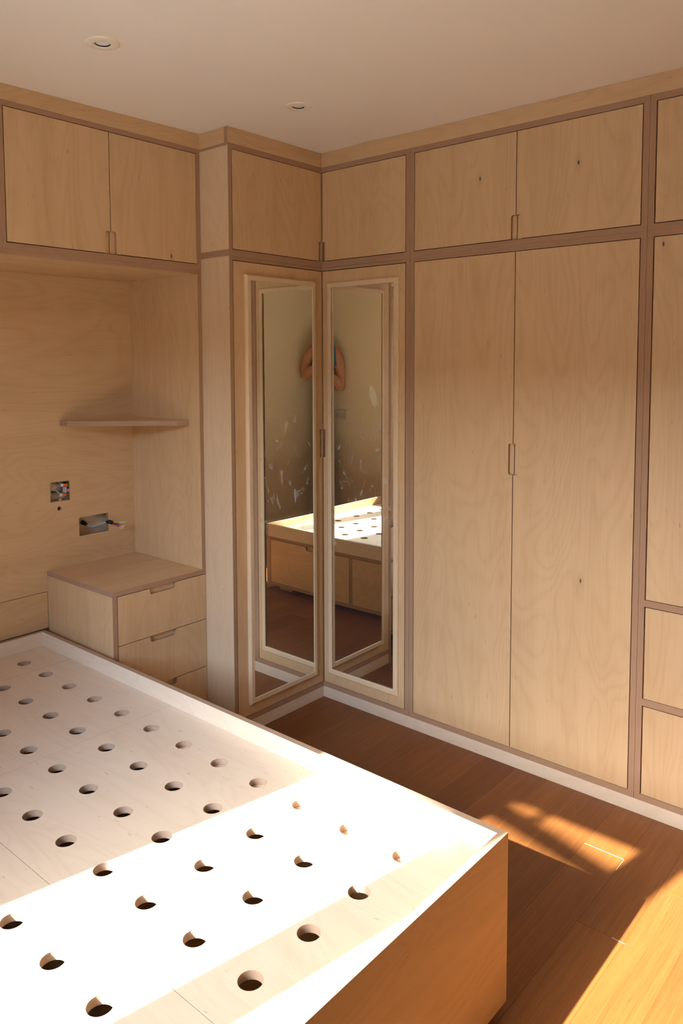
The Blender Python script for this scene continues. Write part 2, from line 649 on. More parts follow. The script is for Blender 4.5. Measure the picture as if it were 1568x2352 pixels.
# ------------------------------------------------------------------ room shell
b = MB().box(-0.62, XD, -0.72, YC, -0.09, -0.014)
floor = structure(b.build('floor', [plain('subfloor', (0.10, 0.06, 0.035), 0.9)] * 2))
PW = 0.126
row0 = 1.338 - PW * 11
k = 0
y = row0
while y < YC:
    y1 = min(y + PW, YC)
    cuts = [0.0, XD]
    rr = random.Random(100 + k)
    kk = round((y - 1.338) / PW)
    fixed = {0: [0.267, 1.75], 1: [0.605, 2.05], -1: [1.05, 2.4], -2: [0.86], -3: [1.5], -4: [0.72, 2.2], -5: [1.9]}
    c = fixed.get(kk)
    if c is None:
        s = rr.uniform(0.3, 1.3)
        c = [s]
        while c[-1] + 1.25 < XD - 0.25:
            c.append(c[-1] + rr.uniform(1.0, 1.35))
    cuts = [0.0] + c + [XD]
    if y1 <= 0.001:
        cuts[0] = 0.53
        cuts = [cuts[0]] + [q for q in cuts[1:] if q > 0.75]
    for i in range(len(cuts) - 1):
        x0, x1 = cuts[i] + 0.0004, cuts[i + 1] - 0.0004
        yy0, yy1 = max(y, -0.70) + 0.00015, y1 - 0.00015
        if yy1 - yy0 < 0.01:
            continue
        m = MB()
        ch, dz = 0.0007, 0.0003
        ou, ov = rr.uniform(20, 90), rr.uniform(20, 90)

        def uvp(p):
            return (ou + p[1], ov + p[0])
        top = [(x0 + ch, yy0 + ch, 0), (x1 - ch, yy0 + ch, 0), (x1 - ch, yy1 - ch, 0), (x0 + ch, yy1 - ch, 0)]
        mid = [(x0, yy0, -dz), (x1, yy0, -dz), (x1, yy1, -dz), (x0, yy1, -dz)]
        bot = [(p[0], p[1], -0.014) for p in mid]
        m.face(top, [uvp(p) for p in top])
        m.face(bot[::-1], [uvp(p) for p in bot[::-1]])
        for A, B in ((bot, mid), (mid, top)):
            for j in range(4):
                q = [A[j], A[(j + 1) % 4], B[(j + 1) % 4], B[j]]
                m.face(q, [uvp(p) for p in q])
        tone = rr.uniform(0.0, 0.55)
        if kk in (-4, -3) and i == 0:
            tone = 1.0 if kk == -4 else 0.62
        if kk in (0, 1, 2):
            tone = rr.uniform(0.0, 0.25)
        if kk <= -5:
            tone = rr.uniform(0.35, 0.65)
        m.build('plank', BAMBOO, floor, tone=tone)
    k += 1
    y = y1

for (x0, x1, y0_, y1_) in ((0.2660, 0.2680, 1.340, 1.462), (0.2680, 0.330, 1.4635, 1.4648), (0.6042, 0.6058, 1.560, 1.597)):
    MB().box(x0, x1, y0_, y1_, -0.004, 0.0003, thin=2).build('joint_glint', [PINE] * 2, floor)  # pale strips that paint the glint on the plank end chamfers
b = MB()
xs = [-0.62, 0.0, 0.299, 0.53, 0.95, 1.34, 2.1, XD]
ys = [-0.72, -0.167, 0.0, 0.11, 0.27, 0.43, 0.8, 1.4, YC]
for i in range(len(xs) - 1):
    for j in range(len(ys) - 1):
        q = [(xs[i], ys[j]), (xs[i], ys[j + 1]), (xs[i + 1], ys[j + 1]), (xs[i + 1], ys[j])]
        b.face([(p[0], p[1], ceil_z(*p)) for p in q], q, 0, True)
        b.face([(p[0], p[1], ZC + 0.14) for p in q[::-1]], q[::-1], 0)
structure(b.build('ceiling', CEIL))
structure(MB().box(-0.62, XD + 0.2, -0.86, -0.70, 0, ZC + 0.03).build('wall_left', [PLASTER] * 2))
structure(MB().box(-0.78, -0.62, -0.86, YC + 0.15, 0, ZC + 0.03).build('wall_right', [PLASTER] * 2))
structure(MB().box(-0.62, XD + 0.2, YC, YC + 0.15, 0, ZC + 0.03).build('wall_back', [WALL] * 2))
WY0, WY1, WZ0, WZ1 = 0.455, 1.575, 0.85, 2.155
b = MB()
b.plate([(-p[0], p[1]) for p in rect(-0.70, YC, 0, ZC + 0.03)], [[(-p[0], p[1]) for p in rect(WY0, WY1, WZ0, WZ1)]],
        (XD, 0, 0), YM, (0, 0, 1), 0.2)
structure(b.build('wall_front', [WALLD] * 2))
# window: outer frame, mullion, two panes, sill board
win = bpy.data.objects.new('window_1', None)
COL.objects.link(win)
win.location = (3.0, 0.995, 0.85)
win['kind'] = 'structure'
FX0, FX1 = 2.99, 3.06
b = MB()
b.plate([(-p[0], p[1]) for p in rect(WY0, WY1, WZ0, WZ1)],
        [[(-p[0], p[1]) for p in rect(0.511, 0.9455, 0.90, 2.10)], [(-p[0], p[1]) for p in rect(1.073, 1.52, 0.90, 2.10)]],
        (FX0, 0, 0), YM, (0, 0, 1), FX1 - FX0)
b.build('window_frame', [WHITE] * 2, win)
for (a0, a1) in ((0.512, 0.9445), (1.074, 1.519)):
    MB().box(3.022, 3.026, a0, a1, 0.901, 2.099).build('pane', [PANE] * 2, win)
MB().box(2.87, 2.99, WY0 - 0.04, WY1 + 0.04, 0.827, 0.85).build('window_sill', [WHITE] * 2, win)
# skirting boards
structure(MB().box(0.0, XD - 0.018, YC - 0.018, YC, 0, 0.10).build('baseboard_back', [WHITE] * 2))
structure(MB().box(XD - 0.018, XD, -0.63, YC, 0, 0.10).build('baseboard_front', [WHITE] * 2))

# ------------------------------------------------------------------ corner wardrobe with two mirrored doors
cw = thing('corner_wardrobe', (0.26, -0.2, 0), 'birch plywood corner wardrobe with a tall framed mirror on each of its two doors', 'wardrobe')
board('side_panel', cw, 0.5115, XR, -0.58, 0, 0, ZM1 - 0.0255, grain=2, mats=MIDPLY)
board('side_panel', cw, -0.58, 0, 0.450, 0.4693, ZB, ZM0 + 0.0005, grain=2)
board('base_board', cw, -0.58, 0, -0.58, 0.4693, ZP, ZB, grain=1)
board('base_board', cw, 0.0005, 0.5115, -0.58, 0, ZP, ZB, grain=0)
board('top_board', cw, -0.58, 0, -0.58, 0.4693, ZM0 + 0.0005, 1.9127, grain=1)
board('top_board', cw, 0.0005, 0.5115, -0.58, 0, ZM0 + 0.0005, 1.9127, grain=0)
board('back_panel', cw, -0.597, -0.58, -0.58, 0.4693, ZP, 1.9127, grain=2)
board('back_panel', cw, -0.58, XR, -0.597, -0.58, ZP, 1.9127, grain=2)
board('corner_post', cw, -0.03, 0.0, -0.03, 0.0, ZB, ZM0, grain=2, thin=0)


def mirror_door(parent, org, U, w, notch, m0, m1, z0, z1, tilt=0.0, gap=0.0, pr=0.017):
    """door in the plane through org along U; mirror rectangle m0..m1 (along U) with a mitred raised frame"""
    h = ZM0 - G - (ZB + G)
    d = front('door', parent, org, U, w, h, notch)
    U = Vector(U)
    V = Vector((0, 0, 1))
    N = U.cross(V)
    o = Vector(org)
    fwid = 0.0235
    a0, a1 = m0, m1
    q = dict(l=a0, r=a1, b=z0, t=z1)

    def P(u, z, n):
        return o + U * u + V * (z - o.z) + N * n
    outer = [(a0, z0), (a1, z0), (a1, z1), (a0, z1)]
    inner = [(a0 + fwid, z0 + fwid + 0.003), (a1 - fwid, z0 + fwid + 0.003), (a1 - fwid, z1 - fwid), (a0 + fwid, z1 - fwid)]
    for i in range(4):
        j = (i + 1) % 4
        A, B, C, D = outer[i], outer[j], inner[j], inner[i]
        # cross section: chamfered outer arris, flat face, inner rebate
        def lerp(p, q, t):
            return (p[0] + (q[0] - p[0]) * t, p[1] + (q[1] - p[1]) * t)
        prof = [(0.0, 0.0), (0.0, pr * 0.45), (0.12, pr * 0.85), (0.25, pr), (0.88, pr), (1.0, pr * 0.8), (1.0, 0.0)]
        m = MB()
        L = [P(*lerp(A, D, t), n) for t, n in prof]
        R = [P(*lerp(B, C, t), n) for t, n in prof]
        for k2 in range(len(prof) - 1):
            m.face([L[k2], R[k2], R[k2 + 1], L[k2 + 1]], [(0, 0), (1, 0), (1, 1), (0, 1)], 0)
        m.face(L[::-1], [(0, 0)] * len(L), 0)
        m.face(R, [(0, 0)] * len(R), 0)
        m.build('mirror_frame', PINE, d)
    # silvered glass
    m = MB()
    gi = [(inner[0][0] - 0.004, inner[0][1] - 0.004), (inner[1][0] + 0.004, inner[1][1] - 0.004),
          (inner[2][0] + 0.004, inner[2][1] + 0.004), (inner[3][0] - 0.004, inner[3][1] + 0.004)]
    uc = (gi[0][0] + gi[1][0]) / 2

    def gp(u, z, n):
        return P(u, z, n + gap + (u - uc) * math.tan(tilt))
    t = 0.003
    off = random.uniform(0, 9)
    F = [gp(u, z, t) for u, z in gi]
    Bk = [P(u, z, 0.0002) for u, z in gi]
    m.face(F, [(off + u, z) for u, z in gi], 0)
    m.face(Bk[::-1], [(0, 0)] * 4, 1)
    for i in range(4):
        j = (i + 1) % 4
        m.face([Bk[i], Bk[j], F[j], F[i]], [(0, 0)] * 4, 1)
    m.build('mirror_glass', [MIRROR, PINE], d)
    return d


# left door: plane y = 0 seen from +y, U runs to -x so that U x Z points to +y
MT_L, MG_L, MT_R, MG_R = 0.0, 0.0105, -0.0098, 0.0022
h_low = ZM0 - G - (ZB + G)
mirror_door(cw, (0.5085, 0, ZB + G), XM, 0.5085 - 0.005, ('R', 1.088 - ZB - G, 1.211 - ZB - G, 0.0165),
            0.5085 - 0.454, 0.5085 - 0.054, 0.117, 1.850, MT_L, MG_L, 0.0165)
# right door: plane x = 0 seen from +x, U runs to +y
mirror_door(cw, (0, 0.005, ZB + G), YP, 0.447 - 0.005, ('L', 1.088 - ZB - G, 1.211 - ZB - G, 0.0165),
            0.034 - 0.005, 0.418 - 0.005, 0.117, 1.8475, MT_R, MG_R, 0.0105)

# ------------------------------------------------------------------ upper corner cupboard
cc = thing('corner_cupboard', (0.26, -0.2, ZMX), 'small upper birch cupboard folded round the inside corner above the mirrored doors', 'cupboard')
zb1 = 1.9135
board('base_board', cc, -0.58, 0, -0.58, 0.4693, zb1, ZM1, grain=1)
board('base_board', cc, 0.0005, XR, -0.58, 0, zb1, ZM1, grain=0)
board('top_board', cc, -0.58, 0, -0.58, 0.4693, ZD1, ZS, grain=1)
board('top_board', cc, 0.0005, 0.5115, -0.58, 0, ZD1, 2.329, grain=0)
board('top_board', cc, 0.0005, XR, -0.58, 0, 2.3292, ZS, grain=0)
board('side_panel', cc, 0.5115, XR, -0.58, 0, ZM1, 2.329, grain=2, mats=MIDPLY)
board('side_panel', cc, -0.58, 0, 0.450, 0.4693, ZM1, ZD1, grain=2)
board('back_panel', cc, -0.597, -0.58, -0.58, 0.4693, zb1, ZS, grain=2)
board('back_panel', cc, -0.58, XR, -0.597, -0.58, zb1, ZS, grain=2)
board('corner_post', cc, -0.03, 0.0, -0.03, 0.0, ZM1, ZD1, grain=2, thin=0)
hu = ZD1 - G - (ZM1 + G)
front('door', cc, (0.5085, 0, ZM1 + G), XM, 0.5085 - 0.005, hu, ('R', 0, 0.081, 0.0155))
front('door', cc, (0, 0.005, ZM1 + G), YP, 0.447 - 0.005, hu, ('L', 0, 0.081, 0.0155))


# ------------------------------------------------------------------ wall of wardrobes on the right
def carcass(parent, y0, y1, z0, z1, t_bot=0.0205, t_top=0.0195, shelves=()):
    board('base_board', parent, -0.58, 0, y0, y1, z0, z0 + t_bot, grain=1)
    board('top_board', parent, -0.58, 0, y0, y1, z1 - t_top, z1, grain=1)
    board('side_panel', parent, -0.58, 0, y0, y0 + 0.0193, z0 + t_bot, z1 - t_top, grain=2)
    board('side_panel', parent, -0.58, 0, y1 - 0.0193, y1, z0 + t_bot, z1 - t_top, grain=2)
    board('back_panel', parent, -0.597, -0.58, y0, y1, z0, z1, grain=2)
    for (s0, s1) in shelves:
        board('divider_board', parent, -0.58, 0, y0 + 0.0193, y1 - 0.0193, s0, s1, grain=1)


ZL1 = ZMX - 0.0005
tw = thing('wardrobe', (-0.29, 0.9317, 0), 'tall double-door birch wardrobe directly right of the mirrored corner', 'wardrobe')
Y0, Y1 = 0.4703, 1.3930
carcass(tw, Y0, Y1, ZP, ZL1)
g = 0.9311
front('door', tw, (0, 0.4926, ZB + G), YP, g - 0.0015 - 0.4926, h_low, ('R', 1.094 - ZB - G, 1.208 - ZB - G, 0.0175))
front('door', tw, (0, g + 0.0015, ZB + G), YP, 1.3707 - g - 0.0015, h_low, ('L', 1.094 - ZB - G, 1.208 - ZB - G, 0.0175),
      knots=[(0.262, 0.678)])
uc = thing('upper_cupboard', (-0.29, 0.9317, ZMX), 'wide two-door birch cupboard with dark knots above the tall double-door wardrobe', 'cupboard')
carcass(uc, Y0, Y1, ZMX, ZS, 0.0195, 0.020)
front('door', uc, (0, 0.4926, ZM1 + G), YP, g - 0.0015 - 0.4926, hu, ('R', 0, 0.084, 0.0175), knots=[(0.291, 0.232)])
front('door', uc, (0, g + 0.0015, ZM1 + G), YP, 1.3707 - g - 0.0015, hu, ('L', 0, 0.084, 0.0175), knots=[(0.228, 0.228)])

tr = thing('wardrobe_with_drawers', (-0.29, 1.86, 0), 'birch wardrobe at the right edge with wide drawers below its doors', 'wardrobe')
Y2, Y3 = 1.3940, 2.330
carcass(tr, Y2, Y3, ZP, ZL1, shelves=[(0.706, 0.727), (0.3735, 0.3955)])
ya, yb = 1.4145 + G, Y3 - 0.0193 - G
ym = (ya + yb) / 2
front('door', tr, (0, ya, 0.727 + G), YP, ym - 0.0015 - ya, ZM0 - G - 0.727 - G, ('R', 0.36, 0.475, 0.0175), knots=[(0.027, 1.143)])
front('door', tr, (0, ym + 0.0015, 0.727 + G), YP, yb - ym - 0.0015, ZM0 - G - 0.727 - G, ('L', 0.36, 0.475, 0.0175))
front('drawer', tr, (0, ya, 0.3955 + G), YP, yb - ya, 0.706 - 0.3955 - 2 * G, ('T', 0.39, 0.51, 0.022), grain='V')
front('drawer', tr, (0, ya, ZB + G), YP, yb - ya, 0.3735 - ZB - 2 * G, ('T', 0.39, 0.51, 0.022), grain='V')
ur = thing('upper_cupboard', (-0.29, 1.86, ZMX), 'upper birch cupboard cut by the right edge of the picture, above the drawer wardrobe', 'cupboard')
carcass(ur, Y2, Y3, ZMX, ZS, 0.0195, 0.020)
front('door', ur, (0, ya, ZM1 + G), YP, ym - 0.0015 - ya, hu, ('R', 0, 0.084, 0.0175))
front('door', ur, (0, ym + 0.0015, ZM1 + G), YP, yb - ym - 0.0015, hu, ('L', 0, 0.084, 0.0175))

# plinth boards
tag(board('plinth_board', None, -0.019, -0.001, -0.019, Y3, 0, ZP - 0.0005, grain=1, mats=PALE), 'long pale birch plinth along the floor under the right-hand wardrobes', 'plinth')
tag(board('plinth_board', None, -0.0005, 0.5113, -0.019, -0.001, 0, ZP - 0.0005, grain=0, mats=PALE), 'short pale birch plinth on the floor under the left mirrored door', 'plinth')


# scribe boards up to the ceiling (top edges follow the plaster)
def scribe(name, org_fn, U, pts_fn, n, L, label):
    prof = [(L * i / n) for i in range(n + 1)]
    tops = [(s, pts_fn(s)) for s in prof]
    o = MB()
    o.plate([(0, ZS + 0.0005), (L, ZS + 0.0005)] + [(s, z - 0.0006) for s, z in tops[::-1]], [], org_fn, U, (0, 0, 1), 0.019, grain='U')
    return tag(o.build(name, PLY, None, merge=False), label, 'scribe board')


scribe('scribe_board', (0, 0.0, 0), YP, lambda s: ceil_z(0, s), 46, Y3, 'long birch filler board between the right-hand cupboards and the ceiling')
scribe('scribe_board', (XR, 0, 0), XM, lambda s: ceil_z(XR - s, 0), 6, XR - 0.0005, 'birch filler board at the ceiling above the left half of the corner cupboard')
o = MB()
o.plate([(-p[0], p[1]) for p in [(-0.0195, ZS + 0.0005), (YD + 0.0, ZS + 0.0005), (YD + 0.0, ceil_z(XR, YD) - 0.0006), (-0.0195, ceil_z(XR, -0.02) - 0.0006)]][::-1], [],
        (XR, 0, 0), YM, (0, 0, 1), -0.019, grain='U')
tag(o.build('scribe_board', PLY, None), 'shortest birch filler board, on the return beside the overhead cupboard', 'scribe board')
scribe('scribe_board', (XD - 0.001, YD, 0), XM, lambda s: ceil_z(XD - 0.001 - s, YD), 40, XD - 0.001 - XR, 'birch filler board between the overhead cupboards and the ceiling at left')


# ------------------------------------------------------------------ overhead cupboards above the bed head
def overhead(x0, x1, label):
    t = thing('overhead_cupboard', ((x0 + x1) / 2, -0.4, 1.855), label, 'cupboard')
    board('base_board', t, x0, x1, YB, YD, 1.855, 1.8735, grain=0)
    board('base_board', t, x0 + 0.019, x1 - 0.0213, YB, YD, 1.8737, 1.8927, grain=0)
    board('top_board', t, x0, x1, YB, YD, 2.3223, ZS, grain=0)
    board('side_panel', t, x0, x0 + 0.019, YB, YD, 1.8737, 2.3221, grain=2)
    board('side_panel', t, x1 - 0.0213, x1, YB, YD, 1.8737, 2.3221, grain=2)
    board('back_panel', t, x0, x1, YB - 0.018, YB - 0.0002, 1.8737, ZS, grain=2)
    gx = x0 + 0.4067
    zz0, zz1 = 1.8927 + G, 2.3223 - G
    xl, xr = x1 - 0.0213 - G, x0 + 0.019 + G
    front('door', t, (xl, YD, zz0), XM, xl - gx - 0.0015, zz1 - zz0, ('R', 0, 0.078, 0.0205))
    front('door', t, (gx - 0.0015, YD, zz0), XM, gx - 0.0015 - xr, zz1 - zz0, ('L', 0, 0.078, 0.0205), knots=[(0.262, 0.017)])
    return t


overhead(XR, 1.340, 'two-door birch overhead cupboard above the bedside alcove at the left edge')
overhead(1.3405, 2.130, 'two-door birch overhead cupboard above the middle of the bed head')
overhead(2.1305, 2.919, 'two-door birch overhead cupboard above the bed head, next to the window wall')

# ------------------------------------------------------------------ headboard panelling with cut-outs
hb = thing('headboard_panelling', (1.73, -0.64, 0.43), 'birch plywood panelling behind the bed with square, round and oblong cut-outs', 'panelling')
X1 = XD - 0.001


def neg(pts):
    return [(-p[0], p[1]) for p in pts]


b = MB()
cut = fillet(rect(0.6800, 0.8185, 0.7835, 0.8620), [0, 1, 2, 3], 0.004, 3)
b.plate(neg(rect(0.5305, X1, 0.5830, 1.8545)), [neg(rect(0.857, 0.9435, 0.942, 1.0235)), neg(circle(0.905, 0.913, 0.0085, 18)), neg(cut)],
        (0, YB, 0), XM, (0, 0, 1), 0.018, grain='U')
b.build('upper_panel', PLY, hb, merge=False)
b = MB()
b.plate(neg(rect(0.967, X1, 0.4325, 0.5810)), [], (0, YB, 0), XM, (0, 0, 1), 0.018, grain='U')
b.build('lower_panel', PLY, hb, merge=False)

# alcove side panel
tag(board('alcove_side_panel', None, XR + 0.0005, 0.548, YB, YD, 0.667, 1.8545, grain=2), 'upright birch panel closing the right side of the bedside alcove', 'panel')

# corner shelf
b = MB()
sh = [(0.5485, YB + 0.0005), (0.893, YB + 0.0005), (0.891, YB + 0.052), (0.600, -0.247), (0.5485, -0.235)]
b.plate(sh[::-1], [], (0, 0, 1.2714), XP, YP, 0.0195, grain='U')
tag(b.build('corner_shelf', PLY), 'small clipped-corner birch shelf floating in the bedside alcove', 'shelf')

# bedside drawer unit
bs = thing('bedside_drawers', (0.75, -0.4, 0), 'birch bedside unit of three drawers between the bed and the corner wardrobe', 'drawer unit')
board('top_board', bs, 0.5295, 0.966, YB + 0.0005, YD, 0.647, 0.6664, grain=0)
board('side_panel', bs, 0.9466, 0.966, YB + 0.0005, YD, 0, 0.6468, grain=2)
board('side_panel', bs, 0.5315, 0.549, YB + 0.0005, YD - 0.022, 0, 0.6468, grain=2)
board('back_panel', bs, 0.549, 0.9466, YB + 0.0005, YB + 0.012, 0, 0.6468, grain=2)
board('base_board', bs, 0.5315, 0.9466, YB + 0.012, YD, 0.040, 0.058, grain=0)
for (z0, z1) in ((0.4595, 0.6445), (0.2615, 0.4570), (0.0600, 0.2590)):
    xl, xr = 0.9440, 0.5305
    d = front('drawer', bs, (xl, YD, z0), XM, xl - xr, z1 - z0, ('T', xl - 0.804, xl - 0.682, 0.022), grain='V', scoop=0.014)

# ------------------------------------------------------------------ bed
BX0, BX1, BY0, BY1 = 0.996, 2.457, -0.6095, 1.466
ZR, ZK = 0.436, 0.380
bed = thing('bed', (1.7265, 0.42, 0), 'birch plywood bed base with raised rim and rows of round holes', 'bed')
T = 0.018
board('side_rail', bed, BX0, BX0 + T, BY0, BY1 - T, 0.3550, ZR, grain=1, mats=PALE)
board('side_rail', bed, BX1 - T, BX1, BY0, BY1 - T, 0.3550, ZR, grain=1, mats=PALE)
board('head_rail', bed, BX0 + T, BX1 - T, BY0 - 0.0, BY0 + T - 0.001, 0.20, ZR, grain=0, mats=PALE)
fo = board('foot_board', bed, BX0, BX1, BY1 - T, BY1, 0.03, ZR, grain=0, mats=[FACE, EDGE_PALE])
# frame under the rim on the aisle side
board('top_rail', bed, BX0, 1.19, BY0, BY1 - T, 0.3365, 0.3545, grain=1)
board('ledger', bed, BX0 + T + 0.0005, 1.19, BY0 + T, BY1 - T - 0.0005, 0.3546, 0.3612, grain=1, mats=PALE)
board('base_rail', bed, BX0, 1.69, BY0, BY1 - T, 0.030, 0.0490, grain=1)
for (s0, s1) in ((1.4285, 1.448), (0.654, 0.673), (-0.119, -0.100)):
    board('divider', bed, BX0, 1.69, s0, s1, 0.0490, 0.3365, grain=0)
board('side_panel', bed, BX0, BX0 + T, BY0, -0.1205, 0.0490, 0.3365, grain=1)
board('centre_support', bed, 1.717, 1.736, BY0 + T, BY1 - T, 0.03, 0.3565, grain=1)
board('side_panel', bed, BX1 - T, BX1, BY0, BY1 - T, 0.03, 0.3548, grain=1)
for (y0, y1) in ((0.6755, 1.4260), (-0.0975, 0.6515)):
    w_ = y1 - y0
    d = MB()
    mid = w_ / 2
    d = front('drawer', bed, (BX0, y1, 0.0515), YM, w_, 0.2820, ('T', mid - 0.052, mid + 0.052, 0.024), grain='U', t=0.018)
    bb = MB()
    bb.box(BX0 + 0.020, 1.66, y0 + 0.014, y0 + 0.026, 0.07, 0.27)
    bb.box(BX0 + 0.020, 1.66, y1 - 0.026, y1 - 0.014, 0.07, 0.27)
    bb.box(1.648, 1.66, y0 + 0.026, y1 - 0.026, 0.07, 0.27)
    bb.box(BX0 + 0.020, 1.648, y0 + 0.026, y1 - 0.026, 0.07, 0.079)
    bb.build('drawer_box', PLY, d, merge=False)
for (fx, fy) in ((1.03, 1.26), (1.03, 0.34), (1.03, -0.50), (2.33, 1.26), (2.33, 0.34), (2.33, -0.50)):
    board('foot', bed, fx, fx + 0.10, fy, fy + 0.12, 0.0, 0.0298, grain=1, thin=2)
# deck panels with their holes (square lattice)
HX = [1.153, 1.310, 1.466, 1.622, 1.832, 1.988, 2.144, 2.300]
HY = [-0.474 + 0.1598 * i for i in range(12)]
for (x0, x1) in ((BX0 + T, 1.7265), (1.7265, BX1 - T)):
    for (y0, y1) in ((BY0 + T - 0.001, -0.3800), (-0.3800, 0.2400), (0.2400, BY1 - T)):
        b = MB()
        hs = [circle(hx, hy, 0.0242, 30) for hx in HX for hy in HY if x0 < hx < x1 and y0 < hy < y1]
        ga = 0.0009 if y0 < -0.5 else 0.0002
        b.plate(rect(x0 + 0.0005, x1 - 0.0005, y0 + 0.0003, y1 - ga), hs, (0, 0, ZK), XP, YP, 0.0185, grain='V')
        b.build('deck_panel', PALE, bed, merge=False)

# ------------------------------------------------------------------ electrics on the panelling
bx = thing('socket_back_box', (0.90, -0.65, 0.983), 'square galvanised back box with orange wire connectors in the headboard panelling', 'back box')
b = MB()
x0, x1, z0, z1, yf, yb_ = 0.8580, 0.9425, 0.9430, 1.0225, -0.6315, -0.672
t = 0.0014
b.box(x0, x1, yb_ - t, yb_, z0, z1)
b.box(x0, x0 + t, yb_, yf, z0, z1)
b.box(x1 - t, x1, yb_, yf, z0, z1)
b.box(x0 + t, x1 - t, yb_, yf, z0, z0 + t)
b.box(x0 + t, x1 - t, yb_, yf, z1 - t, z1)
b.box(0.894, 0.906, yf - 0.002, yf, z0 + t, z0 + 0.010)
b.box(x0 + t, x0 + 0.010, yf - 0.002, yf, 0.977, 0.989)
b.build('box', [STEEL] * 2, bx, merge=False)
b = MB()
for (kx, kz) in ((0.917, 1.003), (0.917, 0.968), (0.880, 0.985)):
    b.lathe([(0.0085, 0.0), (0.0092, 0.0012), (0.0098, 0.0012), (0.0105, 0.0)], (kx, yb_ + 0.0003, kz), (0, 1, 0), 20)
b.build('knockout', STEEL, bx, merge=False)
for (cx, cz, s) in ((0.876, 1.006, 1), (0.881, 0.966, 1)):
    MB().box(cx - 0.010, cx + 0.007, -0.648, -0.633, cz - 0.0065, cz + 0.005).build('wire_connector', [ORANGE] * 2, bx)
    MB().box(cx + 0.0072, cx + 0.017, -0.648, -0.634, cz - 0.005, cz + 0.006).build('connector_cap', [CLEAR] * 2, bx)
    for q, mt in enumerate((GREY, DARK, WIREW)):
        off = (q - 1) * 0.004
        MB().tube([(0.915, yb_ + 0.002, cz + 0.012 + off), (0.905, -0.655, cz + 0.013 + off), (cx + 0.021, -0.644, cz + 0.008 + off), (cx + 0.016, -0.641, cz + off)], 0.0016, 6).build('wire', mt, bx)
MB().tube([(0.866, -0.668, 1.018), (0.864, -0.652, 1.012), (0.868, -0.642, 1.006)], 0.0042, 8).build('cable_sheath', DARK, bx)
MB().tube([(0.862, -0.668, 0.972), (0.862, -0.655, 0.968), (0.868, -0.645, 0.966)], 0.0035, 8).build('cable_sheath', GREY, bx)
MB().box(0.8665, 0.8725, -0.660, -0.640, 0.972, 0.996).build('terminal_strip', [CLEAR] * 2, bx)

cb = thing('stripped_cable', (0.75, -0.66, 0.82), 'stripped cable with loose coloured wires hanging out of the oblong cut-out', 'cable')
MB().tube([(0.772, -0.695, 0.826), (0.763, -0.684, 0.822), (0.752, -0.672, 0.812), (0.738, -0.662, 0.806), (0.722, -0.648, 0.812),
           (0.705, -0.630, 0.822), (0.692, -0.614, 0.826)], 0.0042, 9).build('outer_sheath', GREY, cb)
MB().tube([(0.770, -0.693, 0.827), (0.763, -0.683, 0.822), (0.756, -0.675, 0.815)], 0.0085, 9, taper=[0.010, 0.009, 0.006]).build('black_tape', DARK, cb)
MB().tube([(0.697, -0.620, 0.8255), (0.688, -0.608, 0.8265), (0.680, -0.597, 0.822)], 0.0085, 9, taper=[0.006, 0.009, 0.008]).build('black_tape', DARK, cb)
wires = [(YELLOW, [(0.681, -0.598, 0.825), (0.671, -0.586, 0.826), (0.660, -0.574, 0.825)]),
         (WIREW, [(0.663, -0.577, 0.825), (0.652, -0.565, 0.824), (0.644, -0.556, 0.826)]),
         (RED, [(0.683, -0.599, 0.819), (0.674, -0.588, 0.812), (0.662, -0.574, 0.804)]),
         (BLUE, [(0.681, -0.598, 0.819), (0.669, -0.584, 0.815), (0.657, -0.570, 0.810)]),
         (WIREW, [(0.664, -0.576, 0.804), (0.656, -0.567, 0.799), (0.651, -0.562, 0.803)]),
         (WIREW, [(0.659, -0.572, 0.810), (0.652, -0.563, 0.806), (0.646, -0.557, 0.812)]),
         (DARK, [(0.681, -0.597, 0.822), (0.672, -0.586, 0.818), (0.664, -0.577, 0.815)])]
for mt, p in wires:
    MB().tube(p, 0.0021, 6).build('wire', mt, cb)

# ------------------------------------------------------------------ downlights
for (lx, ly, lab) in ((1.277, 0.341, 'round white recessed downlight in the ceiling above the bed, upper left'),
                      (0.512, 0.357, 'round white recessed downlight in the ceiling near the corner cupboard')):
    zc = ceil_z(lx, ly) + 0.0005
    t = thing('downlight', (lx, ly, zc), lab, 'downlight', None)
    b = MB()
    b.lathe([(0.0470, 0.0), (0.0465, -0.0025), (0.043, -0.0042), (0.026, -0.0062), (0.0225, -0.0055), (0.0212, -0.001), (0.0210, 0.014), (0.047, 0.014), (0.047, 0.0)], (lx, ly, zc), (0, 0, 1), 40)
    b.build('bezel', LAMPW, t)
    b = MB()
    b.lathe([(0.0211, -0.0020), (0.0205, -0.0036), (0.0197, -0.0034), (0.0190, 0.003), (0.0209, 0.003)], (lx, ly, zc), (0, 0, 1), 32)
    b.build('lamp_rim', DARK, t)
    b = MB()
    b.lathe([(0.0, 0.001), (0.012, 0.0013), (0.0184, 0.004), (0.0184, 0.008), (0.0, 0.008)], (lx, ly, zc), (0, 0, 1), 32)
    b.build('lamp_lens', LENSG, t)

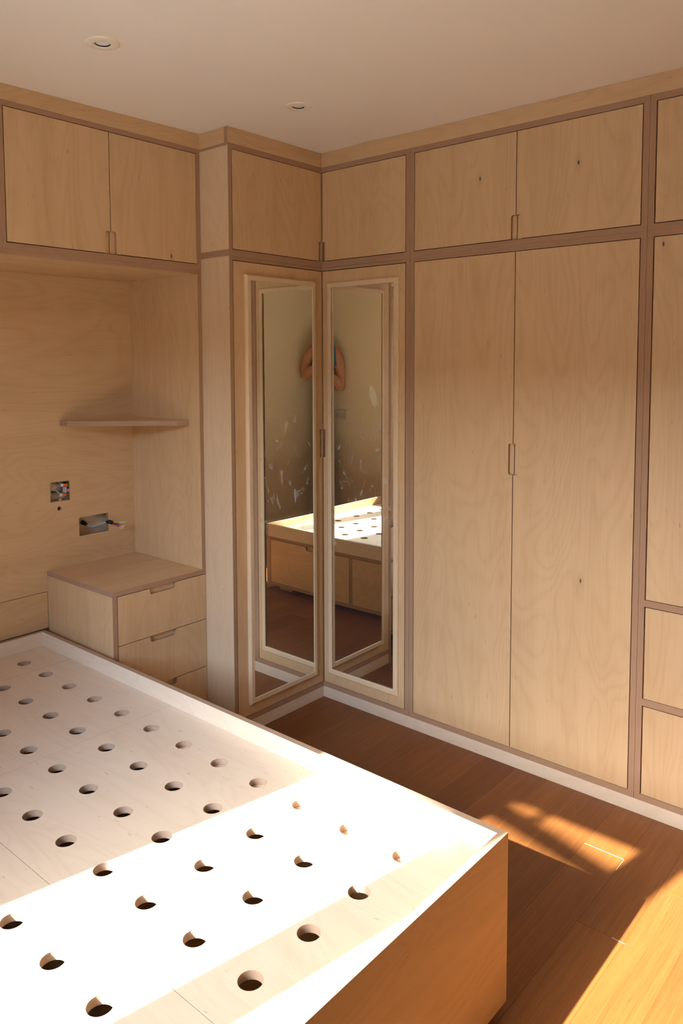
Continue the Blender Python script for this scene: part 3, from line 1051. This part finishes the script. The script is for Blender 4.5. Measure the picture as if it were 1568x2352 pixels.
# ------------------------------------------------------------------ double socket on the window wall
so = thing('double_socket', (XD, 2.3345, 1.022), 'white double power socket on the beige wall, seen in the right-hand mirror', 'socket')
MB().box(XD - 0.009, XD - 0.0002, 2.264, 2.405, 0.978, 1.066).build('face_plate', [plain('socket_white', (0.60, 0.55, 0.47), 0.35)] * 2, so)
for cy in (2.303, 2.366):
    MB().box(XD - 0.0125, XD - 0.0088, cy - 0.007, cy + 0.007, 1.040, 1.058).build('rocker_switch', [CLEAR] * 2, so)
    b = MB()
    for (dy, dz, hw, hh) in ((0, 0.014, 0.002, 0.004), (-0.011, -0.006, 0.0035, 0.0018), (0.011, -0.006, 0.0035, 0.0018)):
        b.box(XD - 0.0095, XD - 0.0089, cy + dy - hw, cy + dy + hw, 1.012 + dz - hh, 1.012 + dz + hh)
    b.build('pin_hole', [DARK] * 2, so, merge=False)

# ------------------------------------------------------------------ photographer (seen only in the mirrors)
PO = Vector((2.5298, 2.2895, 0))
PF = Vector((-0.743, -0.669, 0)).normalized()
PR = Vector((PF.y, -PF.x, 0))


def W(r, f, z):
    return PO + PR * r + PF * f + Vector((0, 0, z))


def skin_mesh(verts, edges, radii, root=0, sub=2):
    me = bpy.data.meshes.new('tmp')
    me.from_pydata([tuple(v) for v in verts], edges, [])
    o = bpy.data.objects.new('tmp', me)
    COL.objects.link(o)
    md = o.modifiers.new('s', 'SKIN')
    md.use_smooth_shade = True
    for i, r in enumerate(radii):
        sv = me.skin_vertices[0].data[i]
        sv.radius = (r, r) if isinstance(r, (int, float)) else r
        sv.use_root = (i == root)
    sb = o.modifiers.new('ss', 'SUBSURF')
    sb.levels = sub
    sb.render_levels = sub
    dg = bpy.context.evaluated_depsgraph_get()
    ev = o.evaluated_get(dg)
    m2 = bpy.data.meshes.new_from_object(ev)
    bpy.data.objects.remove(o)
    return m2


def join_meshes(name, meshes, mat, parent):
    bm = bmesh.new()
    for m in meshes:
        bm.from_mesh(m)
    bmesh.ops.delete(bm, geom=[v for v in bm.verts if not v.link_faces], context='VERTS')
    base = wloc(parent)
    for v in bm.verts:
        v.co -= base
    for f in bm.faces:
        f.smooth = True
        f.material_index = 0
    me = bpy.data.meshes.new(name)
    bm.to_mesh(me)
    bm.free()
    me.materials.clear()
    me.materials.append(mat)
    o = bpy.data.objects.new(name, me)
    COL.objects.link(o)
    o.parent = parent
    return o


def flatten(m, f0, k, zlo, zhi, rmax=9):
    """squeeze a mesh front to back about depth f0 (bodies are wider than deep)"""
    for v in m.vertices:
        d = v.co - PO
        f = d.dot(PF)
        r = abs(d.dot(PR))
        if zlo < v.co.z < zhi and r < rmax:
            v.co += PF * ((f - f0) * (k - 1))
    return m


person = thing('person', tuple(W(0, -0.24, 0)), 'person in teal vest and jeans holding a camera, reflected in the mirrors', 'person')
BF = -0.222
bv = [W(0, BF, 1.02), W(0, BF, 1.16), W(0, BF, 1.32), W(0, BF, 1.47), W(0, BF + .005, 1.59), W(0, BF + .01, 1.67), W(0, BF + .045, 1.755),
      W(0, BF + .06, 1.83), W(0, BF + .05, 1.90), W(0, BF + 0.045, 1.935)]
be = [(i, i + 1) for i in range(9)]
br = [0.124, 0.128, 0.136, 0.148, 0.105, 0.050, 0.056, 0.082, 0.084, 0.062]


def limb(p, pts, rad):
    i = p
    for q, r in zip(pts, rad):
        bv.append(q)
        br.append(r)
        be.append((i, len(bv) - 1))
        i = len(bv) - 1
    return i


# arms: person's right, then left
limb(4, [W(.150, BF, 1.600), W(.205, BF - .005, 1.565), W(.232, BF - .015, 1.46), W(.236, BF - .02, 1.360), W(.195, BF + .07, 1.425), W(.098, BF + .150, 1.468)],
     [0.064, 0.060, 0.052, 0.044, 0.046, 0.028])
limb(4, [W(-.155, BF, 1.590), W(-.200, BF - .005, 1.550), W(-.222, BF - .02, 1.40), W(-.222, BF - .03, 1.250), W(-.185, BF + .06, 1.335), W(-.062, BF + .145, 1.432)],
     [0.064, 0.060, 0.052, 0.044, 0.046, 0.028])
for s in (1, -1):
    limb(0, [W(.064 * s, BF, 0.93), W(.084 * s, BF + .01, 0.74), W(.10 * s, BF + .012, 0.52), W(.102 * s, BF - .015, 0.32), W(.105 * s, BF - .02, 0.10), W(.115 * s, BF + .06, 0.045)],
         [0.074, 0.064, 0.056, 0.055, 0.038, 0.036])
body = flatten(skin_mesh(bv, be, br, 0, 3), BF, 0.72, 1.0, 1.66, 0.135)
parts = [body]
# hands: palm plus five separately skinned fingers closed round the camera
for s, wr, pz in ((1, W(.098, BF + .150, 1.468), 1.505), (-1, W(-.062, BF + .145, 1.432), 1.468)):
    palm = W(.082 * s if s > 0 else -.060, BF + .172, pz - 0.005)
    parts.append(skin_mesh([wr, (wr + palm) / 2, palm], [(0, 1), (1, 2)], [0.024, 0.026, 0.022], 0, 2))
    for q in range(4):
        if s > 0:
            zz = 1.530 - 0.019 * q
            ln = (0.92, 1.0, 0.96, 0.8)[q]
            fp = [W(.080, BF + .170, zz - .004), W(.079, BF + .170 + .034 * ln, zz), W(.066, BF + .178 + .030 * ln + .004, zz), W(.048, BF + .172 + .030 * ln, zz - .002)]
        else:
            rr_ = -.072 + 0.019 * q
            ln = (0.8, 0.96, 1.0, 0.92)[q]
            fp = [W(rr_, BF + .168, 1.452), W(rr_, BF + .168 + .036 * ln, 1.448), W(rr_ + .002, BF + .176 + .046 * ln, 1.456), W(rr_ + .003, BF + .178 + .044 * ln, 1.468)]
        parts.append(skin_mesh(fp, [(0, 1), (1, 2), (2, 3)], [0.0095, 0.009, 0.0085, 0.0072], 0, 1))
    if s > 0:
        fp = [W(.082, BF + .152, 1.492), W(.072, BF + .120, 1.505), W(.056, BF + .112, 1.515)]
    else:
        fp = [W(-.078, BF + .156, 1.450), W(-.090, BF + .180, 1.470), W(-.084, BF + .196, 1.488)]
    parts.append(skin_mesh(fp, [(0, 1), (1, 2)], [0.0115, 0.010, 0.008], 0, 1))
# nose, ears
hc = W(0, BF + .055, 1.855)
parts.append(skin_mesh([W(0, BF + .118, 1.872), W(0, BF + .150, 1.838), W(0, BF + .128, 1.830)], [(0, 1), (1, 2)], [0.010, 0.014, 0.010], 0, 1))
for s in (1, -1):
    parts.append(skin_mesh([W(.074 * s, BF + .05, 1.872), W(.086 * s, BF + .04, 1.852), W(.076 * s, BF + .052, 1.828)], [(0, 1), (1, 2)], [0.011, 0.012, 0.009], 0, 1))
pb = join_meshes('body', parts, SKIN, person)
for s in (1, -1):
    b = MB()
    b.lathe([(0.0, -0.011), (0.008, -0.008), (0.011, 0.0), (0.008, 0.008), (0.0, 0.011)], W(.030 * s, BF + .124, 1.862), (0, 0, 1), 12)
    b.build('eye', EYEW, person)
    b = MB()
    b.lathe([(0.0, 0.0), (0.0045, 0.0), (0.0045, 0.003), (0.0, 0.0035)], W(.030 * s, BF + .133, 1.860), PF, 12)
    b.build('iris', DARK, person)
join_meshes('mouth', [skin_mesh([W(-.022, BF + .122, 1.802), W(0, BF + .131, 1.800), W(.022, BF + .122, 1.802)], [(0, 1), (1, 2)], [0.005, 0.007, 0.005], 1, 1)],
            plain('lips', (0.40, 0.13, 0.10), 0.5), person)


def shell(name, src, keep, off, mat):
    """garment or hair lifted off the body surface: faces chosen by keep(r, f, z), pushed out along the normals"""
    bm = bmesh.new()
    bm.from_mesh(src)
    bmesh.ops.subdivide_edges(bm, edges=bm.edges[:], cuts=2, use_grid_fill=True, smooth=0.0)
    bmesh.ops.recalc_face_normals(bm, faces=bm.faces)
    bm.normal_update()
    drop = []
    for fc in bm.faces:
        d = fc.calc_center_median() - PO
        if not keep(d.dot(PR), d.dot(PF), d.z):
            drop.append(fc)
    bmesh.ops.delete(bm, geom=drop, context='FACES')
    left, best = set(bm.faces), []
    while left:                                   # keep the one big connected piece
        st, isl = [left.pop()], []
        while st:
            q = st.pop()
            isl.append(q)
            for e in q.edges:
                for g_ in e.link_faces:
                    if g_ in left:
                        left.discard(g_)
                        st.append(g_)
        if len(isl) > len(best):
            best = isl
    bs = set(best)
    bmesh.ops.delete(bm, geom=[q for q in bm.faces if q not in bs], context='FACES')
    nor = [(v, v.normal.copy()) for v in bm.verts]
    for v, nn in nor:
        v.co += nn * off
    bm.normal_update()
    r = bmesh.ops.extrude_face_region(bm, geom=bm.faces[:])
    for v in [e for e in r['geom'] if isinstance(e, bmesh.types.BMVert)]:
        v.co -= v.normal * off * 0.8
    bmesh.ops.recalc_face_normals(bm, faces=bm.faces)
    me = bpy.data.meshes.new('tmp')
    bm.to_mesh(me)
    bm.free()
    return join_meshes(name, [me], mat, person)


def in_vest(r, f, z):
    if not 1.04 < z < 1.72 or f > BF + 0.122:
        return False
    if z < 1.47 and (abs(r) > 0.152 or (abs(r) > 0.115 and f > BF + 0.07)):
        return False
    wide = 0.20 if z < 1.36 else 0.20 - (z - 1.36) * 0.10
    if z > 1.44 and (r > 0.148 or r < -0.196):
        return False
    if abs(r) > wide:
        return False
    if f > BF - 0.02 and z > 1.50 and abs(r) < 0.075 + (z - 1.50) * 0.12:
        return False
    if z > 1.58 and abs(r) < 0.085:
        return False
    return True


def in_hair(r, f, z):
    return z > 1.925 or (z > 1.80 and f < BF + 0.045 + (z - 1.80) * 0.25)


shell('hair', body, in_hair, 0.014, HAIR)
shell('vest', body, in_vest, 0.007, TEAL)
# jeans
jv = [W(0, BF, 1.12), W(0, BF, 1.02), W(.066, BF, 0.91), W(.085, BF + .01, 0.72), W(.10, BF + .012, 0.50), W(.104, BF - .01, 0.30), W(.107, BF - .004, 0.035),
      W(-.066, BF, 0.91), W(-.085, BF + .01, 0.72), W(-.10, BF + .012, 0.50), W(-.104, BF - .01, 0.30), W(-.107, BF - .004, 0.035)]
je = [(0, 1), (1, 2), (2, 3), (3, 4), (4, 5), (5, 6), (1, 7), (7, 8), (8, 9), (9, 10), (10, 11)]
jr = [0.138, 0.152, 0.106, 0.088, 0.070, 0.066, 0.060, 0.100, 0.084, 0.070, 0.066, 0.060]
jm = flatten(skin_mesh(jv, je, jr, 1), BF, 0.86, 0.98, 2)
join_meshes('jeans', [jm], DENIM, person)
for s in (1, -1):
    join_meshes('shoe', [skin_mesh([W(.107 * s, BF - .06, 0.040), W(.108 * s, BF - .01, 0.048), W(.114 * s, BF + .07, 0.042), W(.118 * s, BF + .15, 0.034)],
                                   [(0, 1), (1, 2), (2, 3)], [0.038, 0.046, 0.041, 0.033], 1, 2)], DARK, person)
# the hand-held camera (its lens sits just behind the viewpoint)
ph = thing('photo_camera', tuple(W(0, -0.09, 1.47)), 'small black camera held at chest height by the person in the vest', 'camera')


def obox(mb, r0, r1, f0, f1, z0, z1):
    P = [W(r, f, z) for r in (r0, r1) for f in (f0, f1) for z in (z0, z1)]
    for q in ((0, 1, 3, 2), (4, 6, 7, 5), (0, 4, 5, 1), (2, 3, 7, 6), (0, 2, 6, 4), (1, 5, 7, 3)):
        mb.face([P[i] for i in q], [(0, 0)] * 4, 0)
    return mb


b = obox(MB(), -.060, .060, -.086, -.053, 1.470, 1.540)
o = b.build('camera_body', BLACK, ph)
bev = o.modifiers.new('b', 'BEVEL')
bev.width = 0.006
bev.segments = 3
obox(MB(), -.018, .018, -.082, -.058, 1.5402, 1.552).build('viewfinder_hump', BLACK, ph)
b = MB()
b.lathe([(0.0, 0.0), (0.030, 0.0), (0.031, 0.02), (0.028, 0.022), (0.028, 0.036), (0.024, 0.038), (0.022, 0.033), (0.0, 0.031)], W(0, -.0525, 1.5088), PF, 32)
b.build('lens', BLACK, ph)

# ------------------------------------------------------------------ outdoors: paving and a tree beside the window
gr = structure(MB().box(3.12, 30, -18, 22, -0.30, -0.20).build('ground', [GROUND] * 2))
tr_ = thing('tree', (5.0, -1.1, -0.2), 'tall garden tree outside the window with one low limb reaching to the right', 'tree')
MB().tube([(5.0, -1.1, -0.2), (5.03, -1.08, 1.5), (4.98, -1.06, 2.6), (5.02, -1.02, 4.2), (5.0, -1.05, 6.5), (5.05, -1.0, 8.0)], 0.2, 14,
          taper=[0.22, 0.17, 0.15, 0.13, 0.09, 0.04]).build('trunk', BARK, tr_)
MB().tube([(5.02, -1.05, 3.15), (5.0, -0.6, 3.44), (5.0, -0.2, 3.50), (5.0, 0.09, 3.478), (5.0, 0.173, 3.462), (5.0, 0.37, 3.428), (5.0, 0.561, 3.392), (5.0, 0.64, 3.385), (5.0, 0.69, 3.40)], 0.05, 10,
          taper=[0.08, 0.060, 0.050, 0.042, 0.038, 0.036, 0.034, 0.026, 0.008]).build('limb', BARK, tr_)
MB().tube([(5.0, 0.225, 3.455), (5.0, 0.258, 3.52), (5.0, 0.262, 3.60), (4.98, 0.32, 3.85)], 0.02, 8, taper=[0.026, 0.018, 0.016, 0.008]).build('twig', BARK, tr_)
rl = random.Random(3)
lb = MB()
for q in range(1500):
    c = Vector((5.0 + rl.gauss(0, 0.8), -1.2 + rl.gauss(0, 0.7), 7.0 + rl.gauss(0, 0.9)))
    a = Vector((rl.uniform(-1, 1), rl.uniform(-1, 1), rl.uniform(-1, 1))).normalized()
    d = a.orthogonal().normalized()
    z = 0.09
    if c.z < 5.6:
        continue
    lb.face([c - a * z, c + d * z * .45, c + a * z, c - d * z * .45], [(0, 0)] * 4)
lf = lb.build('foliage', LEAF, tr_, merge=False)
lf['kind'] = 'stuff'

# unseen building added across the garden: it hides the low sky from the room
hs = thing('added_house', (14.5, 1, -0.2), 'low brick building added across the garden to hide the low sky', 'added_house')
BRICK = plain('brick_wall', (0.22, 0.12, 0.085), 0.9, noise=0.2, nscale=4)
TILE = plain('roof_tiles', (0.10, 0.075, 0.065), 0.85, noise=0.25, nscale=6)
MB().box(14.0, 20.0, -14, 16, -0.2, 2.9).build('wall', [BRICK] * 2, hs)
b = MB()
b.plate([(-13.8, 2.9), (-20.2, 2.9), (-17.0, 4.9)], [], (0, 16.3, 0), XM, (0, 0, 1), 30.6)
b.build('roof', [TILE] * 2, hs)
for wy in (-10, -6, -2, 2, 6, 10, 14):
    for wz in (0.9,):
        f_ = MB().box(13.96, 14.0, wy - 0.6, wy + 0.6, wz, wz + 1.3).build('window', [WHITE] * 2, hs)
        MB().box(13.955, 13.96, wy - 0.52, wy + 0.52, wz + 0.08, wz + 1.22).build('pane', [plain('far_glass', (0.03, 0.04, 0.05), 0.1)] * 2, f_)
